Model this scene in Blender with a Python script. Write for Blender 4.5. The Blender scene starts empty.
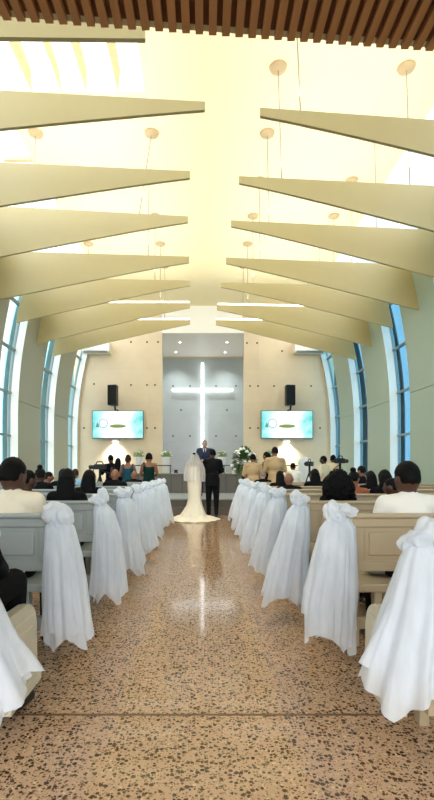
import bpy, bmesh, math, random
from mathutils import Vector, Matrix, Euler, noise
PI = math.pi
sc = bpy.context.scene
C = sc.collection
F, VX, VY, EYE = 466.0, 204.0, 469.0, 1.25

def P(px, py, d):
    return Vector(((px - VX) * d / F, d, EYE - (py - VY) * d / F))
def XX(px, d): return (px - VX) * d / F
def ZZ(py, d): return EYE - (py - VY) * d / F

# ------------------------------------------------------------------ materials
def new_mat(name):
    m = bpy.data.materials.new(name); m.use_nodes = True
    nt = m.node_tree; nt.nodes.clear()
    out = nt.nodes.new('ShaderNodeOutputMaterial')
    return m, nt, out

def srgb(r, g, b):
    def f(c):
        c /= 255.0
        return c / 12.92 if c <= .04045 else ((c + .055) / 1.055) ** 2.4
    return (f(r), f(g), f(b), 1)

def mat(name, col, rough=.5, var=.06, scale=6.0, bump=0.0, metal=0.0, spec=.5, stretch=None, coat=0, sub=0):
    m, nt, out = new_mat(name)
    b = nt.nodes.new('ShaderNodeBsdfPrincipled')
    b.inputs['Roughness'].default_value = rough
    b.inputs['Metallic'].default_value = metal
    b.inputs['Specular IOR Level'].default_value = spec
    b.inputs['Coat Weight'].default_value = coat
    tc = nt.nodes.new('ShaderNodeTexCoord')
    mp = nt.nodes.new('ShaderNodeMapping')
    if stretch: mp.inputs['Scale'].default_value = stretch
    nz = nt.nodes.new('ShaderNodeTexNoise')
    nz.inputs['Scale'].default_value = scale; nz.inputs['Detail'].default_value = 5
    nt.links.new(tc.outputs['Object'], mp.inputs['Vector'])
    nt.links.new(mp.outputs['Vector'], nz.inputs['Vector'])
    mx = nt.nodes.new('ShaderNodeMix'); mx.data_type = 'RGBA'
    c = col
    mx.inputs[6].default_value = (c[0]*(1-var), c[1]*(1-var), c[2]*(1-var), 1)
    mx.inputs[7].default_value = (min(1, c[0]*(1+var)), min(1, c[1]*(1+var)), min(1, c[2]*(1+var)), 1)
    nt.links.new(nz.outputs['Fac'], mx.inputs[0])
    nt.links.new(mx.outputs[2], b.inputs['Base Color'])
    if bump:
        bp = nt.nodes.new('ShaderNodeBump'); bp.inputs['Strength'].default_value = bump
        bp.inputs['Distance'].default_value = .02
        nt.links.new(nz.outputs['Fac'], bp.inputs['Height'])
        nt.links.new(bp.outputs['Normal'], b.inputs['Normal'])
    nt.links.new(b.outputs[0], out.inputs[0])
    return m

def emit(name, col, s):
    m, nt, out = new_mat(name)
    e = nt.nodes.new('ShaderNodeEmission'); e.inputs[0].default_value = col; e.inputs[1].default_value = s
    nt.links.new(e.outputs[0], out.inputs[0]); return m

def glass(name, tint, gl=.06):
    m, nt, out = new_mat(name)
    t = nt.nodes.new('ShaderNodeBsdfTransparent'); t.inputs[0].default_value = tint
    g = nt.nodes.new('ShaderNodeBsdfGlossy'); g.inputs['Roughness'].default_value = .02
    x = nt.nodes.new('ShaderNodeMixShader'); x.inputs[0].default_value = gl
    nt.links.new(t.outputs[0], x.inputs[1]); nt.links.new(g.outputs[0], x.inputs[2])
    nt.links.new(x.outputs[0], out.inputs[0]); return m

def sheer(name, col, alpha, trans=.45):
    m, nt, out = new_mat(name)
    d = nt.nodes.new('ShaderNodeBsdfDiffuse'); d.inputs[0].default_value = col
    tl = nt.nodes.new('ShaderNodeBsdfTranslucent'); tl.inputs[0].default_value = col
    tr = nt.nodes.new('ShaderNodeBsdfTransparent')
    x = nt.nodes.new('ShaderNodeMixShader'); x.inputs[0].default_value = trans
    nt.links.new(d.outputs[0], x.inputs[1]); nt.links.new(tl.outputs[0], x.inputs[2])
    y = nt.nodes.new('ShaderNodeMixShader')
    tc = nt.nodes.new('ShaderNodeTexCoord'); nz = nt.nodes.new('ShaderNodeTexNoise')
    nz.inputs['Scale'].default_value = 9; nz.inputs['Detail'].default_value = 3
    mp = nt.nodes.new('ShaderNodeMapping'); mp.inputs['Scale'].default_value = (1, 1, .25)
    nt.links.new(tc.outputs['Object'], mp.inputs[0]); nt.links.new(mp.outputs[0], nz.inputs['Vector'])
    mr = nt.nodes.new('ShaderNodeMapRange')
    mr.inputs[1].default_value = .3; mr.inputs[2].default_value = .7
    mr.inputs[3].default_value = max(0, alpha - .14); mr.inputs[4].default_value = min(1, alpha + .12)
    nt.links.new(nz.outputs['Fac'], mr.inputs[0])
    nt.links.new(mr.outputs[0], y.inputs[0])
    nt.links.new(tr.outputs[0], y.inputs[1]); nt.links.new(x.outputs[0], y.inputs[2])
    nt.links.new(y.outputs[0], out.inputs[0]); return m

def terrazzo():
    m, nt, out = new_mat('terrazzo')
    N = nt.nodes.new; L = nt.links.new
    b = N('ShaderNodeBsdfPrincipled')
    tc = N('ShaderNodeTexCoord')
    base = N('ShaderNodeTexNoise'); base.inputs['Scale'].default_value = 1.3; base.inputs['Detail'].default_value = 4
    L(tc.outputs['Object'], base.inputs['Vector'])
    cr = N('ShaderNodeMix'); cr.data_type = 'RGBA'
    cr.inputs[6].default_value = srgb(190, 152, 118); cr.inputs[7].default_value = srgb(210, 174, 144)
    L(base.outputs['Fac'], cr.inputs[0])
    prev = cr.outputs[2]
    # wobble the lookup so the chips come out ragged
    wob = N('ShaderNodeTexNoise'); wob.inputs['Scale'].default_value = 60
    L(tc.outputs['Object'], wob.inputs['Vector'])
    sub = N('ShaderNodeVectorMath'); sub.operation = 'SCALE'; sub.inputs['Scale'].default_value = .012
    L(wob.outputs['Color'], sub.inputs[0])
    add = N('ShaderNodeVectorMath'); add.operation = 'ADD'
    L(tc.outputs['Object'], add.inputs[0]); L(sub.outputs[0], add.inputs[1])
    for scale, lo, cols in ((66, .55, ((226, 198, 156), (150, 118, 84))), (84, .50, ((88, 62, 42), (140, 104, 72))), (50, .56, ((54, 38, 26), (96, 70, 46)))):
        v = N('ShaderNodeTexVoronoi'); v.inputs['Scale'].default_value = scale
        L(add.outputs[0], v.inputs['Vector'])
        sep = N('ShaderNodeSeparateColor'); L(v.outputs['Color'], sep.inputs[0])
        # chip radius depends on the cell's random colour
        r = N('ShaderNodeMath'); r.operation = 'MULTIPLY'; L(sep.outputs[0], r.inputs[0]); r.inputs[1].default_value = lo
        lt = N('ShaderNodeMath'); lt.operation = 'LESS_THAN'; L(v.outputs['Distance'], lt.inputs[0]); L(r.outputs[0], lt.inputs[1])
        cc = N('ShaderNodeMix'); cc.data_type = 'RGBA'
        cc.inputs[6].default_value = srgb(*cols[0]); cc.inputs[7].default_value = srgb(*cols[1])
        L(sep.outputs[1], cc.inputs[0])
        mx = N('ShaderNodeMix'); mx.data_type = 'RGBA'
        L(lt.outputs[0], mx.inputs[0]); L(prev, mx.inputs[6]); L(cc.outputs[2], mx.inputs[7])
        prev = mx.outputs[2]
    L(prev, b.inputs['Base Color'])
    b.inputs['Roughness'].default_value = .17
    b.inputs['Specular IOR Level'].default_value = .5
    rn = N('ShaderNodeTexNoise'); rn.inputs['Scale'].default_value = 2.2; rn.inputs['Detail'].default_value = 6
    L(tc.outputs['Object'], rn.inputs['Vector'])
    mr = N('ShaderNodeMapRange'); mr.inputs[3].default_value = .05; mr.inputs[4].default_value = .12
    L(rn.outputs['Fac'], mr.inputs[0]); L(mr.outputs[0], b.inputs['Roughness'])
    L(b.outputs[0], out.inputs[0])
    return m

def concrete(name, col, joint, px, pz):
    m, nt, out = new_mat(name)
    N = nt.nodes.new; L = nt.links.new
    b = N('ShaderNodeBsdfPrincipled'); b.inputs['Roughness'].default_value = .8
    tc = N('ShaderNodeTexCoord')
    n1 = N('ShaderNodeTexNoise'); n1.inputs['Scale'].default_value = 1.1; n1.inputs['Detail'].default_value = 8
    n1.inputs['Roughness'].default_value = .65
    L(tc.outputs['Object'], n1.inputs['Vector'])
    mx = N('ShaderNodeMix'); mx.data_type = 'RGBA'
    mx.inputs[6].default_value = (col[0]*.84, col[1]*.84, col[2]*.84, 1)
    mx.inputs[7].default_value = (min(1, col[0]*1.12), min(1, col[1]*1.12), min(1, col[2]*1.12), 1)
    L(n1.outputs['Fac'], mx.inputs[0])
    br = N('ShaderNodeTexBrick')
    br.offset = 0; br.inputs['Mortar Size'].default_value = .006; br.inputs['Mortar Smooth'].default_value = .6
    br.inputs['Brick Width'].default_value = px; br.inputs['Row Height'].default_value = pz
    br.inputs['Scale'].default_value = 1
    br.inputs['Color1'].default_value = (1, 1, 1, 1); br.inputs['Color2'].default_value = (.95, .95, .95, 1)
    br.inputs['Mortar'].default_value = (joint, joint, joint, 1)
    sp = N('ShaderNodeSeparateXYZ'); L(tc.outputs['Object'], sp.inputs[0])
    cb = N('ShaderNodeCombineXYZ'); L(sp.outputs[0], cb.inputs[0]); L(sp.outputs[2], cb.inputs[1])
    L(cb.outputs[0], br.inputs['Vector'])
    mu = N('ShaderNodeMix'); mu.data_type = 'RGBA'; mu.blend_type = 'MULTIPLY'; mu.inputs[0].default_value = 1
    L(mx.outputs[2], mu.inputs[6]); L(br.outputs['Color'], mu.inputs[7])
    L(mu.outputs[2], b.inputs['Base Color']); L(b.outputs[0], out.inputs[0])
    return m

M = {}
M['floor'] = terrazzo()
M['joint'] = mat('floor joint', srgb(110, 80, 52), .35)
M['ceil'] = mat('ceiling plaster', srgb(250, 238, 196), .7, .02)
M['blade'] = mat('blade paint', srgb(184, 171, 126), .45, .02)
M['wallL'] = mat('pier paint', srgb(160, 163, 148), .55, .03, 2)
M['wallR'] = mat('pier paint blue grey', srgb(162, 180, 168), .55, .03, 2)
M['white'] = mat('white paint', srgb(244, 242, 234), .5, .02)
M['concrete'] = concrete('warm concrete', srgb(232, 212, 182), .90, 2.0, 1.22)
M['concrete2'] = concrete('grey concrete', srgb(176, 186, 186), .84, 1.6, 1.22)
M['hole'] = mat('hole', srgb(46, 40, 34), .9)
M['hole2'] = mat('filled hole', srgb(112, 118, 120), .9)
M['slat'] = mat('walnut slat', srgb(172, 122, 76), .5, .2, 5, .1, stretch=(8, .4, 3))
M['slatback'] = mat('dark backing', srgb(104, 66, 38), .8)
M['fascia'] = mat('fascia', srgb(204, 188, 146), .6)
M['pewL'] = mat('pew paint cool light tint', srgb(158, 165, 163), .4, .03)  # pew paint with the left side's cool light mixed into the colour
M['pewR'] = mat('pew paint warm light tint', srgb(178, 160, 130), .4, .03)  # same pew paint, the right side's warmer light put into its colour
M['cushion'] = mat('pew end cream', srgb(206, 198, 176), .45, .03)
M['tulle'] = sheer('white tulle', (.91, .945, 1.0, 1), .76, .4)
M['tulle2'] = sheer('cream tulle lining', (.95, .93, .85, 1), .86, .35)
M['veil'] = sheer('veil', (.95, .94, .92, 1), .66, .5)
M['stage'] = mat('stage facing', srgb(112, 104, 98), .5, .08)
M['tread'] = mat('stage tread', srgb(172, 178, 180), .3, .05)
M['stagefloor'] = mat('stage top', srgb(150, 140, 128), .35, .05)
M['black'] = mat('black plastic', srgb(20, 20, 22), .45)
M['darkmetal'] = mat('dark metal', srgb(40, 38, 38), .35, metal=.7)
M['chrome'] = mat('brushed metal', srgb(180, 180, 180), .3, metal=.9)
M['rod'] = mat('rod grey', srgb(158, 150, 132), .5)
M['rose'] = mat('ceiling rose', srgb(188, 166, 130), .5)
M['strip'] = emit('led strip', (1, .97, .86, 1), 4)
M['cross'] = emit('lit cross', (.97, .99, 1, 1), 2.5)
M['lampglow'] = emit('lamp glow', (1, .97, .9, 1), 6)
M['glassL'] = glass('clear glass', (.80, .93, .97, 1))
M['glassR'] = glass('blue glass', (.24, .52, .70, 1), .06)
M['glassTop'] = glass('roof glass', (.98, .98, .96, 1), .03)
M['mullionL'] = mat('mullion grey', srgb(120, 140, 146), .4)
M['mullionR'] = mat('mullion steel', srgb(120, 146, 158), .4)
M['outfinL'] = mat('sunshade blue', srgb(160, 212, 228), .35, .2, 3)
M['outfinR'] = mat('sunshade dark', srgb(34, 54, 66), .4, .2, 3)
M['pot'] = mat('white ceramic', srgb(240, 240, 236), .3)
M['leaf'] = mat('leaf green', srgb(82, 112, 58), .5, .35, 20)
M['leafpale'] = mat('pale leaf', srgb(170, 186, 136), .5, .25, 20)
M['petal'] = mat('white petal', srgb(246, 246, 238), .6, .03)
M['hair'] = mat('black hair', srgb(9, 8, 8), .6, .3, 40, .4, spec=.12)
M['hairbrown'] = mat('brown hair', srgb(60, 40, 28), .6, .3, 40, .4, spec=.15)
M['hairgrey'] = mat('grey hair', srgb(120, 112, 106), .6, .3, 40, .4)
M['skindark'] = mat('deep brown skin', srgb(78, 48, 34), .5, .06)
M['skin'] = mat('brown skin', srgb(138, 92, 66), .5, .06)
M['skinlight'] = mat('light skin', srgb(196, 150, 122), .5, .06)
M['eye'] = mat('eye', srgb(24, 18, 16), .2)
M['lip'] = mat('lip', srgb(120, 64, 56), .5)
M['shirt'] = mat('white cotton', srgb(242, 238, 230), .8, .03, 8, .15)
M['shirtcream'] = mat('cream cotton', srgb(240, 228, 204), .8, .03, 8, .15)
M['blackcloth'] = mat('black cloth', srgb(14, 14, 17), .9, .15, 12, .1, spec=.15)
M['navy'] = mat('navy cloth', srgb(34, 44, 76), .75, .1, 12, .1)
M['suit'] = mat('black suit', srgb(10, 11, 14), .85, .1, 12, .1, spec=.2)
M['beige'] = mat('tan suit', srgb(186, 158, 118), .75, .06, 12, .1)
M['beigetop'] = mat('beige shirt', srgb(222, 208, 178), .8, .06, 12, .1)
M['green'] = mat('emerald satin', srgb(4, 40, 34), .6, .1, 6, .15, spec=.15)
M['teal'] = mat('teal satin', srgb(16, 70, 88), .6, .1, 6, .15, spec=.2)
M['bluecloth'] = mat('sky blue cloth', srgb(130, 178, 214), .8, .06)
M['rust'] = mat('rust cloth', srgb(150, 78, 50), .8, .06)
M['gown'] = mat('ivory lace', srgb(246, 234, 214), .7, .05, 40, .3)
M['shoe'] = mat('black leather', srgb(14, 13, 13), .3)
M['bag'] = mat('silver bag', srgb(186, 190, 196), .25, .15, 6, .3, metal=.3)
M['ground'] = mat('outside paving', srgb(168, 164, 152), .9)
M['chairwhite'] = mat('white leather', srgb(240, 242, 244), .4, .02)
M['tvframe'] = mat('screen bezel', srgb(30, 60, 64), .3)

# ------------------------------------------------------------------ mesh helpers
def B(): return bmesh.new()

def box(bm, x0, x1, y0, y1, z0, z1, bev=0):
    r = bmesh.ops.create_cube(bm, size=1)
    vs = r['verts']
    for v in vs:
        v.co.x = x0 if v.co.x < 0 else x1
        v.co.y = y0 if v.co.y < 0 else y1
        v.co.z = z0 if v.co.z < 0 else z1
    if bev:
        es = list({e for v in vs for e in v.link_edges})
        bmesh.ops.bevel(bm, geom=es, offset=bev, segments=2, profile=.5, affect='EDGES')

def cyl(bm, p0, p1, r0, r1=None, n=16, cap=True):
    r1 = r0 if r1 is None else r1
    p0, p1 = Vector(p0), Vector(p1)
    d = (p1 - p0)
    q = d.to_track_quat('Z', 'Y')
    a, b = [], []
    for i in range(n):
        t = 2 * PI * i / n
        o = Vector((math.cos(t), math.sin(t), 0))
        a.append(bm.verts.new(p0 + q @ (o * r0))); b.append(bm.verts.new(p1 + q @ (o * r1)))
    for i in range(n):
        j = (i + 1) % n
        bm.faces.new((a[i], a[j], b[j], b[i]))
    if cap:
        bm.faces.new(a[::-1]); bm.faces.new(b)

def lathe(bm, prof, c=(0, 0, 0), n=24):
    rings = []
    for r, z in prof:
        rings.append([bm.verts.new((c[0] + r * math.cos(2*PI*i/n), c[1] + r * math.sin(2*PI*i/n), c[2] + z)) for i in range(n)])
    for a, b in zip(rings, rings[1:]):
        for i in range(n):
            j = (i + 1) % n
            bm.faces.new((a[i], a[j], b[j], b[i]))
    bm.faces.new(rings[0][::-1]); bm.faces.new(rings[-1])

def ell(bm, c, r, rot=None, sub=3, mi=0):
    k = bmesh.ops.create_icosphere(bm, subdivisions=sub, radius=1)
    mt = Matrix.Translation(Vector(c)) @ (Euler(rot).to_matrix().to_4x4() if rot else Matrix.Identity(4)) @ Matrix.Diagonal((r[0], r[1], r[2], 1))
    bmesh.ops.transform(bm, matrix=mt, verts=k['verts'])
    if mi:
        for f in {f for v in k['verts'] for f in v.link_faces}: f.material_index = mi
    return k['verts']

def cap(bm, p0, p1, r0, r1, n=12):
    cyl(bm, p0, p1, r0, r1, n)
    ell(bm, p0, (r0,)*3, sub=2); ell(bm, p1, (r1,)*3, sub=2)

def tube(bm, pts, rad, n=10):
    for a, b in zip(pts, pts[1:]): cap(bm, a, b, rad, rad, n)

def prism(bm, poly, axis, a, b):
    """extrude a 2-D polygon along an axis from a to b"""
    def v(u, w, t):
        return {'x': (t, u, w), 'y': (u, t, w), 'z': (u, w, t)}[axis]
    A = [bm.verts.new(v(u, w, a)) for u, w in poly]; Bv = [bm.verts.new(v(u, w, b)) for u, w in poly]
    n = len(poly)
    bm.faces.new(A); bm.faces.new(Bv[::-1])
    for i in range(n):
        j = (i + 1) % n
        bm.faces.new((A[j], A[i], Bv[i], Bv[j]))

def obj(name, bm, m, parent=None, smooth=False, auto=None):
    me = bpy.data.meshes.new(name)
    bmesh.ops.recalc_face_normals(bm, faces=bm.faces[:])
    bm.to_mesh(me); bm.free()
    for x in (m if isinstance(m, (list, tuple)) else [m]): me.materials.append(x)
    if smooth: me.polygons.foreach_set('use_smooth', [True] * len(me.polygons))
    o = bpy.data.objects.new(name, me); C.objects.link(o)
    if parent: o.parent = parent
    return o

def tag(o, label, cat, group=None):
    o['label'] = label; o['category'] = cat
    if group: o['group'] = group
    return o

def thing(name, label, cat, loc=(0, 0, 0), rz=0, group=None):
    o = bpy.data.objects.new(name, None); C.objects.link(o)
    o.location = loc; o.rotation_euler = (0, 0, rz); o.empty_display_size = .1
    return tag(o, label, cat, group)

def struct(name, bm, m, parent=None, smooth=False):
    o = obj(name, bm, m, parent, smooth)
    if not parent: o['kind'] = 'structure'
    return o

def dup(root, loc, label, group=None):
    r = root.copy(); C.objects.link(r); r.location = loc; r['label'] = label
    if group: r['group'] = group
    for ch in root.children:
        c = ch.copy(); C.objects.link(c); c.parent = r
        for g in ch.children:
            d = g.copy(); C.objects.link(d); d.parent = c
    return r

def remeshed(bm, voxel, smooth=2):
    me = bpy.data.meshes.new('tmp'); bm.to_mesh(me); bm.free()
    o = bpy.data.objects.new('tmp', me); C.objects.link(o)
    r = o.modifiers.new('r', 'REMESH'); r.mode = 'VOXEL'; r.voxel_size = voxel; r.use_smooth_shade = True
    if smooth:
        s = o.modifiers.new('s', 'SMOOTH'); s.factor = .5; s.iterations = smooth
    dg = bpy.context.evaluated_depsgraph_get()
    res = bpy.data.meshes.new_from_object(o.evaluated_get(dg))
    bpy.data.objects.remove(o); bpy.data.meshes.remove(me)
    out = bmesh.new(); out.from_mesh(res); bpy.data.meshes.remove(res)
    return out

ORD = ['first', 'second', 'third', 'fourth', 'fifth', 'sixth', 'seventh', 'eighth', 'ninth', 'tenth']

# ------------------------------------------------------------------ room shell
D1, D2, ZC, W = 17.0, 20.6, 7.2, 4.6
bm = B(); box(bm, -5.2, 5.2, -2.0, 21.2, -.1, 0); struct('floor', bm, M['floor'])
bm = B(); box(bm, -40, 40, -30, 60, -.3, -.12); struct('ground', bm, M['ground'])
for i, (d, h) in enumerate(((2.37, .016), (7.2, .022))):
    bm = B(); box(bm, -4.3, 4.3, d - h/2, d + h/2, -.01, .0015); struct('trim_%d' % (i + 1), bm, M['joint'])

def WX(z):
    if z < 2.5: return W
    if z < 5.5: return W - .043 * (z - 2.5) ** 2
    return W - .387 - .258 * (z - 5.5)
TH = .26
OPEN = [(2.3, 3.45), (5.0, 6.15), (7.7, 8.85), (10.4, 11.5), (13.1, 14.25), (15.76, 16.9)]
ZT = 5.75
def zs(a, b, n=20): return [a + (b - a) * i / n for i in range(n + 1)]

def wall_piece(bm, s, ya, yb, z0, z1, n=20, th=TH, off=0.0):
    rings = []
    for z in zs(z0, z1, n):
        x = WX(z) + off
        rings.append([bm.verts.new((s*x, ya, z)), bm.verts.new((s*x, yb, z)), bm.verts.new((s*(x+th), yb, z)), bm.verts.new((s*(x+th), ya, z))])
    for a, b in zip(rings, rings[1:]):
        for i in range(4):
            j = (i + 1) % 4
            bm.faces.new((a[i], a[j], b[j], b[i]))
    bm.faces.new(rings[0]); bm.faces.new(rings[-1][::-1])

for s, nm in ((-1, 'left'), (1, 'right')):
    m = M['wallL'] if s < 0 else M['wallR']
    bm = B()
    y = -2.0
    for a, b in OPEN:
        # a pier is two cladding panels with a thin open joint between them
        wall_piece(bm, s, y, a, 0, 2.93); wall_piece(bm, s, y, a, 2.945, ZT)
        wall_piece(bm, s, y, a, 2.9, 2.96, 2, .1, .03)
        wall_piece(bm, s, a, b, 0, .55, 2)
        y = b
    wall_piece(bm, s, y, D1, 0, ZT)
    wall_piece(bm, s, -2.0, D1, ZT, ZT + .12, 2)
    wl = struct('wall_' + nm, bm, m)
    for k, (a, b) in enumerate(OPEN):
        idx = k + 1 if s < 0 else k + 1 + len(OPEN)
        bm = B()                                   # glass follows the curve of the wall, near its outer face
        g = TH - .05
        pts = [(s*(WX(z) + g), z) for z in zs(.55, ZT, 20)]
        A = [bm.verts.new((x, a, z)) for x, z in pts]; Bq = [bm.verts.new((x, b, z)) for x, z in pts]
        for i in range(len(pts) - 1): bm.faces.new((A[i], Bq[i], Bq[i+1], A[i+1]))
        w = struct('window_%d' % idx, bm, M['glassL'] if s < 0 else M['glassR'], smooth=True)
        bm = B()
        for zc in (1.0, 2.05, 3.1, 4.15, 5.2):
            wall_piece(bm, s, a, b, zc, zc + .05, 1, .07, g - .05)
        wall_piece(bm, s, a, a + .04, .55, ZT, 20, .05, g - .03); wall_piece(bm, s, b - .03, b - .012, .55, ZT, 20, .04, g - .03)
        obj('mullion', bm, M['mullionL'] if s < 0 else M['mullionR'], w)
        bm = B()                                   # fixed sunshade blade standing outside the far half of the window
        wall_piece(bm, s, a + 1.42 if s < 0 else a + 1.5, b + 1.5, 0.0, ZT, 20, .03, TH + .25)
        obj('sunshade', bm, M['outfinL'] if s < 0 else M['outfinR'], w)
        bm = B()                                   # white reveal on the far side of each window
        wall_piece(bm, s, b - .012, b - .002, .55, ZT, 20, TH - .03, -.012)
        obj('window_reveal', bm, M['white'], w)
    # clerestory glazing above the wall
    bm = B()
    A = [bm.verts.new((s*(WX(z) + .05), -2.0, z)) for z in zs(ZT + .12, ZC, 6)]
    Bq = [bm.verts.new((s*(WX(z) + .05), D1, z)) for z in zs(ZT + .12, ZC, 6)]
    for i in range(6): bm.faces.new((A[i], Bq[i], Bq[i+1], A[i+1]))
    w = struct('window_%d' % (13 if s < 0 else 14), bm, M['glassTop'])
    bm = B()
    for yy in [a - .8 for a, b in OPEN] + [16.95]:
        wall_piece(bm, s, yy - .03, yy + .03, ZT + .1, ZC, 4, .08, 0)
    obj('mullion', bm, M['white'], w)

# glazed entrance front behind the viewpoint
bm = B(); box(bm, -4.75, 4.75, -2.06, -2.04, 0, ZC)
w = struct('window_17', bm, M['glassTop'])
bm = B()
for i in range(-4, 5): box(bm, i*1.16 - .03, i*1.16 + .03, -2.09, -2.0, 0, ZC)
for z in (0, 2.3, 3.5, 5.4): box(bm, -4.7, 4.7, -2.09, -2.0, z, z + .07)
obj('mullion', bm, M['mullionL'], w)

# ceiling with a skylight opening near the entrance and a glazed strip along the left edge
XL, XR = -3.3, 3.76
bm = B()
box(bm, XL, XR, 7.35, D1 + .2, ZC, ZC + .2)
box(bm, -.93, XR, 4.2, 7.35, ZC, ZC + .2)
box(bm, XL, XR, -2, 4.2, ZC, ZC + .2)
struct('ceiling', bm, M['ceil'])
bm = B(); box(bm, -.006, .006, 4.2, D1, ZC - .003, ZC + .01); struct('trim_3', bm, M['ceil'])
for i, (x0, x1, y0, y1) in enumerate(((-3.3, -.93, 4.2, 7.35), (-3.86, -3.3, -2, D1))):
    bm = B(); box(bm, x0, x1, y0, y1, ZC + .08, ZC + .1)
    w = struct('window_%d' % (15 + i), bm, M['glassTop'])
    bm = B()
    if i == 0:
        for xx, wd in ((-1.36, .10), (-1.86, .10), (-2.25, .07), (-2.72, .12)):
            prism(bm, [(xx, 4.2), (xx + wd + .1, 4.2), (xx + wd, 7.0), (xx, 7.35)], 'z', ZC, ZC + .07)
    else:
        for yy in (3, 6, 9, 12, 15): box(bm, x0, x1, yy - .04, yy + .04, ZC, ZC + .07)
    obj('glazing_bar', bm, M['fascia'], w)

# end wall: two concrete panels, header, deep recess behind
xo0, xo1 = XX(162, D1), XX(244, D1)
bm = B(); box(bm, -4.75, xo0, D1, D1 + .25, 0, ZC); wbl = struct('wall_back_left', bm, M['concrete'])
bm = B(); box(bm, xo1, 4.75, D1, D1 + .25, 0, ZC); wbr = struct('wall_back_right', bm, M['concrete'])
ZR = 1.25 + 4.96
bm = B(); box(bm, xo0, xo1, D1, D1 + .25, ZR, ZC); struct('wall_back_header', bm, M['white'])
bm = B(); box(bm, -2.6, 2.6, D2, D2 + .2, 0, ZR + .3); wbk = struct('wall_recess', bm, M['concrete2'])
bm = B(); box(bm, -2.6, 2.6, D1 + .25, D2, ZR, ZR + .1); struct('ceiling_recess', bm, M['white'])
for s, nm in ((-1, 'left'), (1, 'right')):
    bm = B(); box(bm, s*2.6 - .05, s*2.6 + .05, D1 + .25, D2, 0, ZR); struct('wall_recess_' + nm, bm, M['white'])
bm = B(); box(bm, -2.55, 2.55, D2 - .015, D2 + .01, ZR - .06, ZR); struct('trim_4', bm, M['fascia'])
def holes(par, pts, d, r, m):
    bm = B()
    for px, py in pts:
        p = P(px, py, d); cyl(bm, (p.x, d - .004, p.z), (p.x, d + .004, p.z), r, n=12)
    obj('tie_hole', bm, m, par)
holes(wbl, [(94, 384), (131, 385), (147, 385), (155, 385), (147, 342), (158, 342), (147, 428), (155, 428), (131, 342), (84, 428)], D1, .034, M['hole'])
holes(wbr, [(250, 386), (258, 386), (274, 386), (311, 386), (247, 343), (257, 343), (282, 351), (250, 428), (258, 428), (320, 428)], D1, .034, M['hole'])
holes(wbk, [(x, y) for x in (173, 190, 216, 236) for y in (386, 436)] + [(x, 410) for x in (181, 227)], D2, .05, M['hole2'])

# stage: low riser with a pale tread, then the upper platform
bm = B(); box(bm, -4.55, 4.55, 12.8, D1, 0, .40); st = struct('floor_stage', bm, M['stage'])
bm = B(); box(bm, -4.55, 4.55, 12.76, D1, .40, .44); obj('tread', bm, M['tread'], st)
bm = B(); box(bm, -4.55, 4.55, 12.7, 12.8, 0, .2); obj('riser_step', bm, M['stage'], st)
bm = B(); box(bm, -2.45, 2.45, 15.7, D2, .44, 1.07); su = struct('floor_platform', bm, M['stage'])
bm = B(); box(bm, -2.47, 2.47, 15.66, D2, 1.07, 1.10); obj('platform_top', bm, M['stagefloor'], su)
bm = B()
for i in range(-6, 7): box(bm, i*.37 - .006, i*.37 + .006, 15.692, 15.7, .44, 1.07)
obj('panel_joint', bm, M['black'], su)

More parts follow.
